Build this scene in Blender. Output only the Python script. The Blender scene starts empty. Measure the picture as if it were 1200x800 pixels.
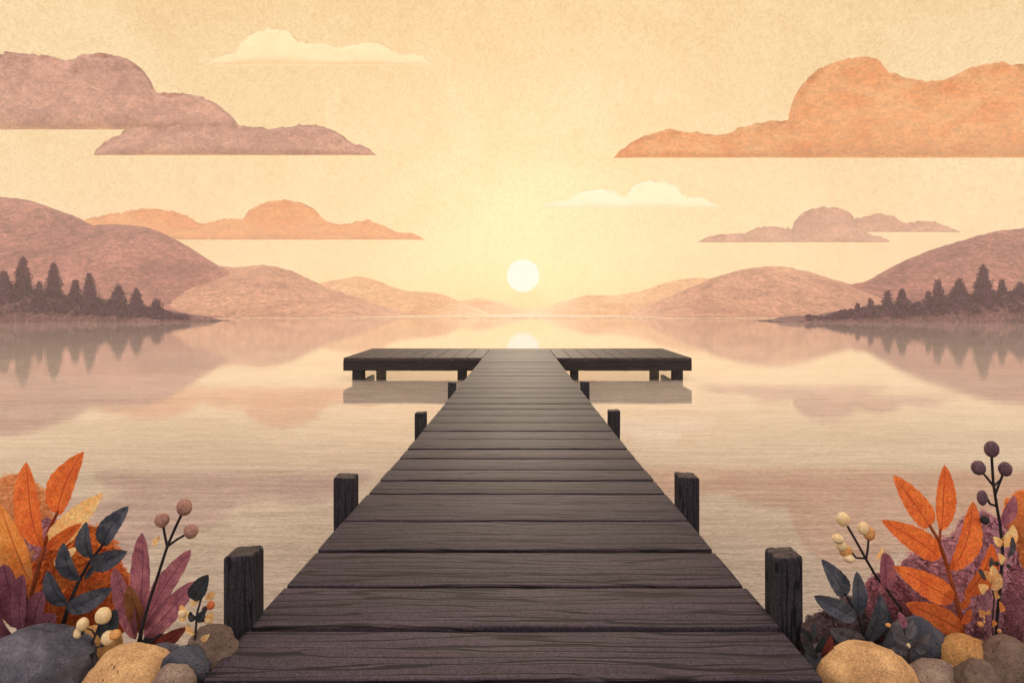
import bpy, math, random
from mathutils import Vector, noise

random.seed(11)
SC = bpy.context.scene
COL = SC.collection
PI = math.pi
F, VX, VY, CAMZ = 700.0, 610.0, 366.0, 2.26      # focal length and vanishing point read off the picture
DECK = 0.76                                       # deck height above the water


def at(px, py, Y):
    return Vector(((px - VX) / F * Y, Y, CAMZ + (VY - py) / F * Y))


def lerp(a, b, t):
    return a + (b - a) * t


def interp(pts, x):
    if x <= pts[0][0]:
        return pts[0][1]
    for (x0, y0), (x1, y1) in zip(pts, pts[1:]):
        if x <= x1:
            t = (x - x0) / max(x1 - x0, 1e-9)
            return lerp(y0, y1, t)
    return pts[-1][1]


def smooth_interp(pts, x):
    n = len(pts)
    if x <= pts[0][0]:
        return pts[0][1]
    if x >= pts[-1][0]:
        return pts[-1][1]
    for i in range(n - 1):
        x0, y0 = pts[i]
        x1, y1 = pts[i + 1]
        if x <= x1:
            h = x1 - x0
            d = (y1 - y0) / h
            m0 = d if i == 0 else ((y1 - pts[i - 1][1]) / (x1 - pts[i - 1][0]))
            m1 = d if i == n - 2 else ((pts[i + 2][1] - y0) / (pts[i + 2][0] - x0))
            lim = 2.2 * abs(d) + 0.05
            m0 = max(-lim, min(lim, m0))
            m1 = max(-lim, min(lim, m1))
            t = (x - x0) / h
            a = 2 * t**3 - 3 * t**2 + 1
            b = t**3 - 2 * t**2 + t
            c = -2 * t**3 + 3 * t**2
            e = t**3 - t**2
            return a * y0 + b * h * m0 + c * y1 + e * h * m1
    return pts[-1][1]


# ------------------------------------------------------------------ mesh helpers
class MB:
    def __init__(self):
        self.v, self.f, self.uv = [], [], {}

    def face(self, idx, uvs=None):
        if uvs:
            self.uv[len(self.f)] = uvs
        self.f.append(tuple(idx))

    def box(self, x0, x1, y0, y1, z0, z1):
        b = len(self.v)
        for z in (z0, z1):
            for x, y in ((x0, y0), (x1, y0), (x1, y1), (x0, y1)):
                self.v.append((x, y, z))
        for q in ((3, 2, 1, 0), (4, 5, 6, 7), (0, 1, 5, 4), (1, 2, 6, 5), (2, 3, 7, 6), (3, 0, 4, 7)):
            self.face([b + i for i in q])

    def tube(self, pts, radii, n=8):
        rings = []
        for i, p in enumerate(pts):
            p = Vector(p)
            a = Vector(pts[max(i - 1, 0)])
            c = Vector(pts[min(i + 1, len(pts) - 1)])
            d = (c - a).normalized()
            s = d.cross(Vector((0, 1, 0)))
            if s.length < 0.05:
                s = d.cross(Vector((1, 0, 0)))
            s.normalize()
            u = s.cross(d)
            r = radii[i] if isinstance(radii, (list, tuple)) else radii
            b = len(self.v)
            for k in range(n):
                an = 2 * PI * k / n
                self.v.append(tuple(p + (s * math.cos(an) + u * math.sin(an)) * r))
            rings.append(b)
        for a, b in zip(rings, rings[1:]):
            for k in range(n):
                self.face((a + k, a + (k + 1) % n, b + (k + 1) % n, b + k))
        self.face([rings[0] + k for k in range(n)][::-1])
        self.face([rings[-1] + k for k in range(n)])

    def grid(self, fn, nu, nv, uv=False, flip=False):
        b = len(self.v)
        for j in range(nv + 1):
            for i in range(nu + 1):
                self.v.append(tuple(fn(i / nu, j / nv)))
        for j in range(nv):
            for i in range(nu):
                q = [b + j * (nu + 1) + i, b + j * (nu + 1) + i + 1, b + (j + 1) * (nu + 1) + i + 1, b + (j + 1) * (nu + 1) + i]
                w = [(i / nu, j / nv), ((i + 1) / nu, j / nv), ((i + 1) / nu, (j + 1) / nv), (i / nu, (j + 1) / nv)]
                if flip:
                    q.reverse()
                    w.reverse()
                self.face(q, w if uv else None)

    def ball(self, c, r, nu=20, nv=12, fn=None):
        c = Vector(c)
        b = len(self.v)
        if not isinstance(r, (tuple, list, Vector)):
            r = (r, r, r)
        rows = []
        for j in range(nv + 1):
            th = PI * j / nv
            row = []
            for i in range(nu if 0 < j < nv else 1):
                ph = 2 * PI * i / nu
                d = Vector((math.sin(th) * math.cos(ph), math.sin(th) * math.sin(ph), math.cos(th)))
                k = fn(d) if fn else 1.0
                row.append(len(self.v))
                self.v.append((c.x + d.x * r[0] * k, c.y + d.y * r[1] * k, c.z + d.z * r[2] * k))
            rows.append(row)
        for j in range(nv):
            a, d = rows[j], rows[j + 1]
            for i in range(nu):
                i2 = (i + 1) % nu
                if len(a) == 1:
                    self.face((a[0], d[i], d[i2]))
                elif len(d) == 1:
                    self.face((a[i], d[0], a[i2]))
                else:
                    self.face((a[i], d[i], d[i2], a[i2]))

    def build(self, name, mat, parent=None, smooth=True):
        me = bpy.data.meshes.new(name)
        me.from_pydata([tuple(v) for v in self.v], [], self.f)
        if self.uv:
            ul = me.uv_layers.new(name="UVMap")
            li = 0
            for k, f in enumerate(self.f):
                u = self.uv.get(k)
                for q in range(len(f)):
                    ul.data[li].uv = u[q] if u else (0.5, 0.0)
                    li += 1
        me.materials.append(mat)
        if smooth:
            me.polygons.foreach_set("use_smooth", [True] * len(me.polygons))
        me.update()
        o = bpy.data.objects.new(name, me)
        COL.objects.link(o)
        if parent:
            o.parent = parent
        return o


def local(mb, loc):
    loc = Vector(loc)
    mb.v = [tuple(Vector(v) - loc) for v in mb.v]


def tag(o, label, cat, group=None, kind=None):
    if label:
        o["label"] = label
    if cat:
        o["category"] = cat
    if group:
        o["group"] = group
    if kind:
        o["kind"] = kind
    return o


def thing(name, label, cat, loc, group=None):
    o = bpy.data.objects.new(name, None)
    o.empty_display_size = 0.1
    COL.objects.link(o)
    o.location = loc
    return tag(o, label, cat, group)


def part(name, mb, mat, root, smooth=True):
    local(mb, root.location)
    return mb.build(name, mat, root, smooth)


# ------------------------------------------------------------------ materials
def new_mat(name):
    m = bpy.data.materials.new(name)
    m.use_nodes = True
    nt = m.node_tree
    nt.nodes.clear()
    return m, nt


def N(nt, t, **kw):
    n = nt.nodes.new(t)
    for k, v in kw.items():
        if k in n.inputs:
            n.inputs[k].default_value = v
        else:
            setattr(n, k, v)
    return n


def L(nt, a, b):
    nt.links.new(a, b)


def ramp(nt, fac, stops, interp_mode='LINEAR'):
    r = nt.nodes.new('ShaderNodeValToRGB')
    r.color_ramp.interpolation = interp_mode
    el = r.color_ramp.elements
    while len(el) < len(stops):
        el.new(0.5)
    for e, (p, c) in zip(el, stops):
        e.position = p
        e.color = (c[0], c[1], c[2], 1) if isinstance(c, (tuple, list)) else (c, c, c, 1)
    L(nt, fac, r.inputs[0])
    return r


def mixc(nt, fac, a, b, mode='MIX'):
    m = nt.nodes.new('ShaderNodeMix')
    m.data_type = 'RGBA'
    m.blend_type = mode
    for sock, val in ((m.inputs[0], fac), (m.inputs[6], a), (m.inputs[7], b)):
        if hasattr(val, 'links'):
            L(nt, val, sock)
        elif isinstance(val, (int, float)):
            sock.default_value = val if sock.type == 'VALUE' else (val, val, val, 1)
        else:
            sock.default_value = (*val, 1)
    return m.outputs[2]


def noise_tex(nt, vec, scale, detail=4, rough=0.55, dist=0.0):
    n = N(nt, 'ShaderNodeTexNoise')
    n.inputs['Scale'].default_value = scale
    n.inputs['Detail'].default_value = detail
    n.inputs['Roughness'].default_value = rough
    n.inputs['Distortion'].default_value = dist
    if vec is not None:
        L(nt, vec, n.inputs['Vector'])
    return n.outputs['Fac']


def position(nt, scale=(1, 1, 1)):
    g = N(nt, 'ShaderNodeNewGeometry')
    m = N(nt, 'ShaderNodeMapping')
    m.inputs['Scale'].default_value = scale
    L(nt, g.outputs['Position'], m.inputs['Vector'])
    return m.outputs['Vector'], g


def mottled(name, dark, light, big, fine, stretch=(1, 1, 1), rough=0.85, trans=0.0, bump=0.0, spec=0.2, grain=0.25, tcol=None):
    """matte painterly surface: broad patches of two tones plus a fine fibrous grain"""
    m, nt = new_mat(name)
    v, g = position(nt, stretch)
    a = noise_tex(nt, v, big, 5, 0.6, 0.8)
    r = ramp(nt, a, [(0.32, dark), (0.68, light)])
    b = noise_tex(nt, v, fine, 3, 0.65, 1.6)
    gr = ramp(nt, b, [(0.38, 1 - grain * 2.0), (0.60, 1)])
    gr.color_ramp.elements[1].color = (1, 1, 1, 1)
    c = mixc(nt, 1.0, r.outputs[0], gr.outputs[0], 'MULTIPLY')
    b2 = noise_tex(nt, v, fine * 0.3, 4, 0.7, 2.2)
    g2 = ramp(nt, b2, [(0.38, 1 - grain * 1.1), (0.62, 1 + grain * 0.25)])
    c = mixc(nt, 1.0, c, g2.outputs[0], 'MULTIPLY')
    out = N(nt, 'ShaderNodeOutputMaterial')
    p = N(nt, 'ShaderNodeBsdfPrincipled')
    L(nt, c, p.inputs['Base Color'])
    p.inputs['Roughness'].default_value = rough
    p.inputs['Specular IOR Level'].default_value = spec
    if bump:
        bm = N(nt, 'ShaderNodeBump')
        bm.inputs['Strength'].default_value = bump
        bm.inputs['Distance'].default_value = 0.6 / fine
        L(nt, b, bm.inputs['Height'])
        L(nt, bm.outputs[0], p.inputs['Normal'])
    if trans:
        t = N(nt, 'ShaderNodeBsdfTranslucent')
        L(nt, c, t.inputs['Color'])
        mx = N(nt, 'ShaderNodeMixShader')
        mx.inputs[0].default_value = trans
        L(nt, p.outputs[0], mx.inputs[1])
        L(nt, t.outputs[0], mx.inputs[2])
        L(nt, mx.outputs[0], out.inputs[0])
    else:
        L(nt, p.outputs[0], out.inputs[0])
    return m


def leaf_mat(name, dark, light, vein, trans=0.4):
    m, nt = new_mat(name)
    v, g = position(nt)
    a = noise_tex(nt, v, 14, 4, 0.6, 1.0)
    r = ramp(nt, a, [(0.36, dark), (0.64, light)])
    b = noise_tex(nt, v, 120, 3, 0.65, 1.8)
    gr = ramp(nt, b, [(0.38, 0.50), (0.60, 1.06)])
    c = mixc(nt, 1.0, r.outputs[0], gr.outputs[0], 'MULTIPLY')
    uv = N(nt, 'ShaderNodeUVMap')
    sx = N(nt, 'ShaderNodeSeparateXYZ')
    L(nt, uv.outputs[0], sx.inputs[0])

    def math_(op, x, y=None):
        n = N(nt, 'ShaderNodeMath', operation=op)
        for s, val in ((n.inputs[0], x), (n.inputs[1], y)):
            if val is None:
                continue
            if hasattr(val, 'links'):
                L(nt, val, s)
            else:
                s.default_value = val
        return n.outputs[0]
    au = math_('ABSOLUTE', math_('SUBTRACT', sx.outputs[0], 0.5))
    mid = math_('LESS_THAN', au, 0.028)
    wob = math_('MULTIPLY', math_('SUBTRACT', a, 0.5), 0.5)
    sv = math_('FRACT', math_('ADD', math_('SUBTRACT', math_('MULTIPLY', sx.outputs[1], 8.0), math_('MULTIPLY', au, 5.0)), wob))
    side = math_('MULTIPLY', math_('LESS_THAN', sv, 0.10), 0.30)
    lines = math_('MAXIMUM', math_('MULTIPLY', mid, 0.8), side)
    c = mixc(nt, lines, c, vein)
    out = N(nt, 'ShaderNodeOutputMaterial')
    p = N(nt, 'ShaderNodeBsdfPrincipled')
    L(nt, c, p.inputs['Base Color'])
    p.inputs['Roughness'].default_value = 0.7
    p.inputs['Specular IOR Level'].default_value = 0.15
    bm = N(nt, 'ShaderNodeBump')
    bm.inputs['Strength'].default_value = 0.35
    bm.inputs['Distance'].default_value = 0.004
    L(nt, b, bm.inputs['Height'])
    L(nt, bm.outputs[0], p.inputs['Normal'])
    t = N(nt, 'ShaderNodeBsdfTranslucent')
    L(nt, c, t.inputs['Color'])
    mx = N(nt, 'ShaderNodeMixShader')
    mx.inputs[0].default_value = trans
    L(nt, p.outputs[0], mx.inputs[1])
    L(nt, t.outputs[0], mx.inputs[2])
    L(nt, mx.outputs[0], out.inputs[0])
    return m


def wood(name, along, base, line, rough=0.75, net=(1.0, 19.0)):
    """weathered dark timber: branching grain cracks running along one axis"""
    m, nt = new_mat(name)
    s_long, s_cross = net

    def sc(lo, cr):
        return tuple(lo if ax == along else cr for ax in 'xyz')
    g = N(nt, 'ShaderNodeNewGeometry')
    isl = N(nt, 'ShaderNodeVectorMath', operation='SCALE')
    isl.inputs[0].default_value = (17.3, 31.7, 23.1)
    L(nt, g.outputs['Random Per Island'], isl.inputs['Scale'])
    add = N(nt, 'ShaderNodeVectorMath', operation='ADD')
    L(nt, g.outputs['Position'], add.inputs[0])
    L(nt, isl.outputs[0], add.inputs[1])
    P = add.outputs[0]

    def mp(lo, cr):
        n = N(nt, 'ShaderNodeMapping')
        n.inputs['Scale'].default_value = sc(lo, cr)
        L(nt, P, n.inputs['Vector'])
        return n.outputs[0]
    sp_ = N(nt, 'ShaderNodeSeparateXYZ')
    L(nt, P, sp_.inputs[0])
    oth = [k for k in 'xyz' if k != along]
    ix = {'x': 0, 'y': 1, 'z': 2}

    def mth(op, x, y=None, z=None):
        n = N(nt, 'ShaderNodeMath', operation=op)
        for s_, val in zip(n.inputs, (x, y, z)):
            if val is None:
                continue
            if hasattr(val, 'links'):
                L(nt, val, s_)
            else:
                s_.default_value = val
        return n.outputs[0]
    cross = mth('ADD', sp_.outputs[ix[oth[0]]], sp_.outputs[ix[oth[1]]])
    long_ = sp_.outputs[ix[along]]

    def grain_lines(off, dens, lo, cr, amp):
        cb = N(nt, 'ShaderNodeCombineXYZ')
        L(nt, mth('MULTIPLY_ADD', long_, lo * s_long, off), cb.inputs[0])
        L(nt, mth('MULTIPLY', cross, cr * s_cross), cb.inputs[1])
        n_ = noise_tex(nt, cb.outputs[0], 1.0, 3, 0.45)
        f_ = mth('MULTIPLY_ADD', cross, dens * s_cross, mth('MULTIPLY', n_, amp))
        d_ = mth('ABSOLUTE', mth('SUBTRACT', mth('FRACT', f_), 0.5))
        cb2 = N(nt, 'ShaderNodeCombineXYZ')
        L(nt, mth('MULTIPLY_ADD', long_, 1.3 * s_long, off + 5), cb2.inputs[0])
        L(nt, mth('MULTIPLY', cross, 0.8 * s_cross), cb2.inputs[1])
        t_ = noise_tex(nt, cb2.outputs[0], 1.0, 3)
        w_ = ramp(nt, t_, [(0.31, 0.014), (0.57, 0.15)])
        return mth('DIVIDE', d_, w_.outputs[0])
    dvo = mth('MINIMUM', grain_lines(0.0, 0.75, 0.8, 0.30, 3.2), grain_lines(31.0, 0.55, 0.55, 0.22, 4.6))
    crack = ramp(nt, dvo, [(0.35, 0.0), (1.0, 1.0)])
    streak = noise_tex(nt, mp(1.5, 42.0), 1.0, 4, 0.6)
    st = ramp(nt, streak, [(0.3, 0.66), (0.7, 1.0)])
    fine = noise_tex(nt, P, 190, 3, 0.7, 1.5)
    fr = ramp(nt, fine, [(0.38, 0.48), (0.60, 1.08)])
    broad = noise_tex(nt, mp(1.0, 5.0), 1.4, 5, 0.65)
    mid_ = noise_tex(nt, P, 55, 4, 0.7, 1.5)
    mr_ = ramp(nt, mid_, [(0.40, 0.58), (0.60, 1.18)])
    warm = mixc(nt, ramp(nt, broad, [(0.35, 0.0), (0.65, 1.0)]).outputs[0], base, (base[0] * 1.55, base[1] * 1.42, base[2] * 1.40))
    c = mixc(nt, 1.0, warm, st.outputs[0], 'MULTIPLY')
    c = mixc(nt, 1.0, c, fr.outputs[0], 'MULTIPLY')
    c = mixc(nt, 1.0, c, mr_.outputs[0], 'MULTIPLY')
    pl = ramp(nt, g.outputs['Random Per Island'], [(0.0, 0.80), (1.0, 1.08)])
    c = mixc(nt, 1.0, c, pl.outputs[0], 'MULTIPLY')
    c = mixc(nt, crack.outputs[0], line, c)
    out = N(nt, 'ShaderNodeOutputMaterial')
    p = N(nt, 'ShaderNodeBsdfPrincipled')
    L(nt, c, p.inputs['Base Color'])
    p.inputs['Roughness'].default_value = rough
    p.inputs['Specular IOR Level'].default_value = 0.16
    h = N(nt, 'ShaderNodeMath', operation='MULTIPLY_ADD')
    L(nt, streak, h.inputs[0])
    h.inputs[1].default_value = 0.5
    L(nt, crack.outputs[0], h.inputs[2])
    h2 = N(nt, 'ShaderNodeMath', operation='MULTIPLY_ADD')
    L(nt, fine, h2.inputs[0])
    h2.inputs[1].default_value = 0.5
    L(nt, h.outputs[0], h2.inputs[2])
    bm = N(nt, 'ShaderNodeBump')
    bm.inputs['Strength'].default_value = 0.4
    bm.inputs['Distance'].default_value = 0.004
    L(nt, h2.outputs[0], bm.inputs['Height'])
    L(nt, bm.outputs[0], p.inputs['Normal'])
    L(nt, p.outputs[0], out.inputs[0])
    return m


def water_mat():
    m, nt = new_mat('lake_water')
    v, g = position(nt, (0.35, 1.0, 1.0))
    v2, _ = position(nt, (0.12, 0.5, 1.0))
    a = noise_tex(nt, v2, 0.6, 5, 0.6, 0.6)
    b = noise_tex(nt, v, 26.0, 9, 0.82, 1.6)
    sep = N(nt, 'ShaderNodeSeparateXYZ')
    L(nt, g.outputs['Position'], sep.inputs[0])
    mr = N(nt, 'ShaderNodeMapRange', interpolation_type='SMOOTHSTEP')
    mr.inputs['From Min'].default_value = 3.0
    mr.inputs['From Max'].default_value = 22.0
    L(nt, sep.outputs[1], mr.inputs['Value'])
    near_dim = ramp(nt, a, [(0.36, (0.31, 0.265, 0.255)), (0.64, (0.50, 0.43, 0.39))])
    far_sheen = ramp(nt, a, [(0.35, (0.86, 0.745, 0.61)), (0.65, (1.0, 0.91, 0.75))])
    c1m = mixc(nt, mr.outputs[0], near_dim.outputs[0], far_sheen.outputs[0])  # sky reflection growing with distance, painted into the base colour
    gr = ramp(nt, b, [(0.41, 0.52), (0.59, 1.06)])
    v3, _ = position(nt, (0.16, 1.6, 1.0))
    st3 = noise_tex(nt, v3, 5.0, 6, 0.7, 0.8)
    g3 = ramp(nt, st3, [(0.40, 0.74), (0.60, 1.05)])
    c = mixc(nt, 1.0, c1m, gr.outputs[0], 'MULTIPLY')
    c = mixc(nt, 1.0, c, g3.outputs[0], 'MULTIPLY')
    p = N(nt, 'ShaderNodeBsdfPrincipled')
    L(nt, c, p.inputs['Base Color'])
    p.inputs['Roughness'].default_value = 0.015
    p.inputs['IOR'].default_value = 1.6
    rip = noise_tex(nt, v, 2.2, 6, 0.6, 0.3)
    bm = N(nt, 'ShaderNodeBump')
    bm.inputs['Strength'].default_value = 0.03
    bm.inputs['Distance'].default_value = 0.05
    L(nt, rip, bm.inputs['Height'])
    L(nt, bm.outputs[0], p.inputs['Normal'])
    out = N(nt, 'ShaderNodeOutputMaterial')
    L(nt, p.outputs[0], out.inputs[0])
    return m


M = {}
M['deck_wood'] = wood('deck_wood', 'x', (0.062, 0.050, 0.071), (0.012, 0.009, 0.012))
M['platform_wood'] = wood('platform_wood', 'y', (0.081, 0.065, 0.075), (0.015, 0.011, 0.013))
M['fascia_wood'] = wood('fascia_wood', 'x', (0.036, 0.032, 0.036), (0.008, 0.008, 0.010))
M['post_wood'] = wood('post_wood', 'z', (0.047, 0.047, 0.062), (0.008, 0.008, 0.012), net=(3.0, 48.0))
M['post_top'] = wood('post_top', 'x', (0.085, 0.072, 0.070), (0.015, 0.014, 0.016), net=(5, 48.0))
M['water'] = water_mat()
M['bank'] = mottled('bank_soil', (0.05, 0.035, 0.03), (0.10, 0.07, 0.055), 3, 40, bump=0.5)
M['lakebed'] = mottled('lake_bed_mud', (0.12, 0.09, 0.07), (0.18, 0.13, 0.1), 0.2, 4)
M['far_ground'] = mottled('far_shore_ground', (0.80, 0.58, 0.40), (0.95, 0.72, 0.48), 0.02, 0.3)
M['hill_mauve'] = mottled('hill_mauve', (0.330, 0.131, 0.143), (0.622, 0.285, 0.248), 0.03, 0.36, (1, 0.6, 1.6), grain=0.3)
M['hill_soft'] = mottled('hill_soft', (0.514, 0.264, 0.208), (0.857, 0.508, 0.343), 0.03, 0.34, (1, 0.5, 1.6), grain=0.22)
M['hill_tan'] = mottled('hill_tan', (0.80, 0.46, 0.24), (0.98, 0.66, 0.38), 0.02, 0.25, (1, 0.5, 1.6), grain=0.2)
M['shore'] = mottled('shore_scrub', (0.180, 0.089, 0.123), (0.341, 0.178, 0.195), 0.12, 1.4, grain=0.35)
M['conifer'] = mottled('conifer_needles', (0.121, 0.043, 0.126), (0.213, 0.082, 0.196), 0.3, 2.0, grain=0.3, trans=0.1)
M['bark'] = mottled('conifer_bark', (0.05, 0.03, 0.03), (0.09, 0.055, 0.05), 1, 8)
M['cloud_mauve'] = mottled('cloud_mauve', (0.598, 0.365, 0.342), (0.931, 0.639, 0.535), 0.016, 0.11, (1, 1, 1.8), trans=0.35, grain=0.17)
M['cloud_orange'] = mottled('cloud_orange', (0.97, 0.50, 0.20), (1.0, 0.73, 0.39), 0.014, 0.10, (1, 1, 2.2), trans=0.4, grain=0.13)
M['cloud_cream'] = mottled('cloud_cream', (0.99, 0.97, 0.90), (1.0, 1.0, 0.97), 0.02, 0.12, (1, 1, 2), trans=0.7, grain=0.02)
M['cloud_faint'] = mottled('cloud_faint', (0.97, 0.90, 0.74), (1.0, 0.96, 0.82), 0.02, 0.12, (1, 1, 2), trans=0.6, grain=0.03)
M['cloud_deep_orange'] = mottled('cloud_deep_orange', (0.96, 0.45, 0.15), (1.0, 0.66, 0.30), 0.014, 0.10, (1, 1, 2.2), trans=0.4, grain=0.13)

M['orange_leaf'] = leaf_mat('orange_leaf', (0.765, 0.160, 0.048), (0.980, 0.281, 0.071), (0.370, 0.064, 0.031), 0.45)
M['amber_leaf'] = leaf_mat('amber_leaf', (0.880, 0.300, 0.065), (0.980, 0.480, 0.143), (0.440, 0.108, 0.039), 0.45)
M['peach_leaf'] = leaf_mat('peach_leaf', (0.970, 0.555, 0.218), (0.980, 0.793, 0.406), (0.882, 0.423, 0.156), 0.5)
M['blue_leaf'] = leaf_mat('blue_leaf', (0.047, 0.059, 0.085), (0.132, 0.147, 0.186), (0.023, 0.025, 0.037), 0.15)
M['grey_leaf'] = leaf_mat('grey_leaf', (0.090, 0.090, 0.113), (0.194, 0.187, 0.209), (0.045, 0.045, 0.060), 0.2)
M['navy_leaf'] = leaf_mat('navy_leaf', (0.025, 0.032, 0.041), (0.052, 0.060, 0.071), (0.014, 0.014, 0.021), 0.1)
M['plum_leaf'] = leaf_mat('plum_leaf', (0.248, 0.087, 0.135), (0.483, 0.190, 0.243), (0.128, 0.039, 0.081), 0.35)
M['dark_plum_leaf'] = leaf_mat('dark_plum_leaf', (0.171, 0.060, 0.106), (0.327, 0.128, 0.184), (0.082, 0.025, 0.059), 0.3)
M['maroon_leaf'] = leaf_mat('maroon_leaf', (0.13, 0.028, 0.025), (0.24, 0.055, 0.045), (0.05, 0.012, 0.014), 0.3)
M['ochre_leaf'] = leaf_mat('ochre_leaf', (0.30, 0.13, 0.05), (0.45, 0.20, 0.075), (0.15, 0.05, 0.03), 0.3)
M['orange_stem'] = mottled('orange_stem', (0.32, 0.085, 0.032), (0.45, 0.12, 0.042), 15, 120)
M['dark_stem'] = mottled('dark_stem', (0.022, 0.020, 0.026), (0.045, 0.038, 0.046), 15, 120)
M['plum_stem'] = mottled('plum_stem', (0.05, 0.03, 0.04), (0.10, 0.055, 0.06), 15, 120)
M['pink_berry'] = mottled('pink_berry', (0.414, 0.195, 0.182), (0.713, 0.429, 0.312), 35, 170, bump=0.3, grain=0.3)
M['purple_berry'] = mottled('purple_berry', (0.147, 0.087, 0.119), (0.266, 0.154, 0.189), 35, 170, bump=0.3, grain=0.3)
M['black_berry'] = mottled('black_berry', (0.035, 0.032, 0.038), (0.07, 0.062, 0.068), 35, 170, bump=0.3)
M['cream_berry'] = mottled('cream_berry', (0.920, 0.660, 0.325), (0.980, 0.836, 0.525), 30, 150, bump=0.2, grain=0.15)
M['gold_berry'] = mottled('gold_berry', (0.72, 0.33, 0.11), (0.92, 0.52, 0.2), 30, 150, bump=0.2, grain=0.2)
M['red_berry'] = mottled('red_berry', (0.62, 0.14, 0.05), (0.8, 0.24, 0.08), 30, 150)
M['bush_orange'] = mottled('bush_orange', (0.980, 0.178, 0.047), (0.980, 0.338, 0.074), 7, 110, trans=0.3, grain=0.3)
M['bush_peach'] = mottled('bush_peach', (0.96, 0.50, 0.23), (0.98, 0.66, 0.37), 7, 110, trans=0.6, grain=0.10)
M['bush_amber'] = mottled('bush_amber', (0.95, 0.32, 0.08), (0.98, 0.46, 0.16), 7, 110, trans=0.5, grain=0.12)
M['bush_mauve'] = mottled('bush_mauve', (0.575, 0.279, 0.363), (0.980, 0.503, 0.599), 7, 110, trans=0.3, grain=0.3)
M['bush_plum'] = mottled('bush_plum', (0.351, 0.130, 0.189), (0.607, 0.245, 0.304), 7, 110, trans=0.25, grain=0.3)
M['bush_dark'] = mottled('bush_dark', (0.114, 0.080, 0.090), (0.220, 0.144, 0.153), 7, 110, trans=0.2, grain=0.3)


def rock_mat(name, dark, light, pits):
    m, nt = new_mat(name)
    v, g = position(nt)
    a = noise_tex(nt, v, 7, 5, 0.6, 0.6)
    r = ramp(nt, a, [(0.34, dark), (0.66, light)])
    b = noise_tex(nt, v, 120, 4, 0.7, 1.6)
    gr = ramp(nt, b, [(0.38, 0.48), (0.60, 1.08)])
    c = mixc(nt, 1.0, r.outputs[0], gr.outputs[0], 'MULTIPLY')
    vo = N(nt, 'ShaderNodeTexVoronoi')
    vo.inputs['Scale'].default_value = 42
    L(nt, v, vo.inputs['Vector'])
    msk = noise_tex(nt, v, 9, 2)
    th = ramp(nt, msk, [(0.50, 0.0), (0.64, 0.22)])
    lt = N(nt, 'ShaderNodeMath', operation='LESS_THAN')
    L(nt, vo.outputs['Distance'], lt.inputs[0])
    L(nt, th.outputs[0], lt.inputs[1])
    c = mixc(nt, lt.outputs[0], c, pits)
    p = N(nt, 'ShaderNodeBsdfPrincipled')
    L(nt, c, p.inputs['Base Color'])
    p.inputs['Roughness'].default_value = 0.9
    p.inputs['Specular IOR Level'].default_value = 0.2
    h = N(nt, 'ShaderNodeMath', operation='SUBTRACT')
    L(nt, b, h.inputs[0])
    L(nt, lt.outputs[0], h.inputs[1])
    bm = N(nt, 'ShaderNodeBump')
    bm.inputs['Strength'].default_value = 0.6
    bm.inputs['Distance'].default_value = 0.006
    L(nt, h.outputs[0], bm.inputs['Height'])
    L(nt, bm.outputs[0], p.inputs['Normal'])
    out = N(nt, 'ShaderNodeOutputMaterial')
    L(nt, p.outputs[0], out.inputs[0])
    return m


M['rock_slate'] = rock_mat('rock_slate', (0.072, 0.074, 0.098), (0.184, 0.183, 0.228), (0.032, 0.033, 0.046))
M['rock_navy'] = rock_mat('rock_navy', (0.039, 0.049, 0.071), (0.144, 0.145, 0.178), (0.026, 0.028, 0.039))
M['rock_tan'] = rock_mat('rock_tan', (0.546, 0.310, 0.143), (0.820, 0.522, 0.248), (0.137, 0.068, 0.037))
M['rock_ochre'] = rock_mat('rock_ochre', (0.508, 0.273, 0.095), (0.736, 0.419, 0.158), (0.114, 0.057, 0.031))
M['rock_taupe'] = rock_mat('rock_taupe', (0.276, 0.200, 0.166), (0.455, 0.345, 0.276), (0.097, 0.069, 0.055))
M['rock_brown'] = rock_mat('rock_brown', (0.131, 0.094, 0.077), (0.248, 0.179, 0.145), (0.048, 0.034, 0.030))

# ------------------------------------------------------------------ setting
mb = MB()
mb.grid(lambda u, v: (lerp(-1400, 1400, u), lerp(-300, 1000, v), -2.5), 8, 8)
tag(mb.build('lake_bed', M['lakebed']), None, None, kind='structure')

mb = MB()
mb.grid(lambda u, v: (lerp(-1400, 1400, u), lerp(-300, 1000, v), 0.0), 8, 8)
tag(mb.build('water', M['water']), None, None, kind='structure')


def far_shore(u, v):
    x = lerp(-900, 900, u)
    k = noise.noise(Vector((x * 0.02, 3.1, 0)))
    y0 = 226 + 3 * k
    y = lerp(y0, 740, v ** 2)
    z = -0.4 if v == 0 else lerp(0.15, 1.7, (y - y0) / (740 - y0))
    return (x, y, z)


mb = MB()
mb.grid(far_shore, 160, 16)
tag(mb.build('far_shore_ground', M['far_ground']), None, None, kind='structure')


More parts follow.
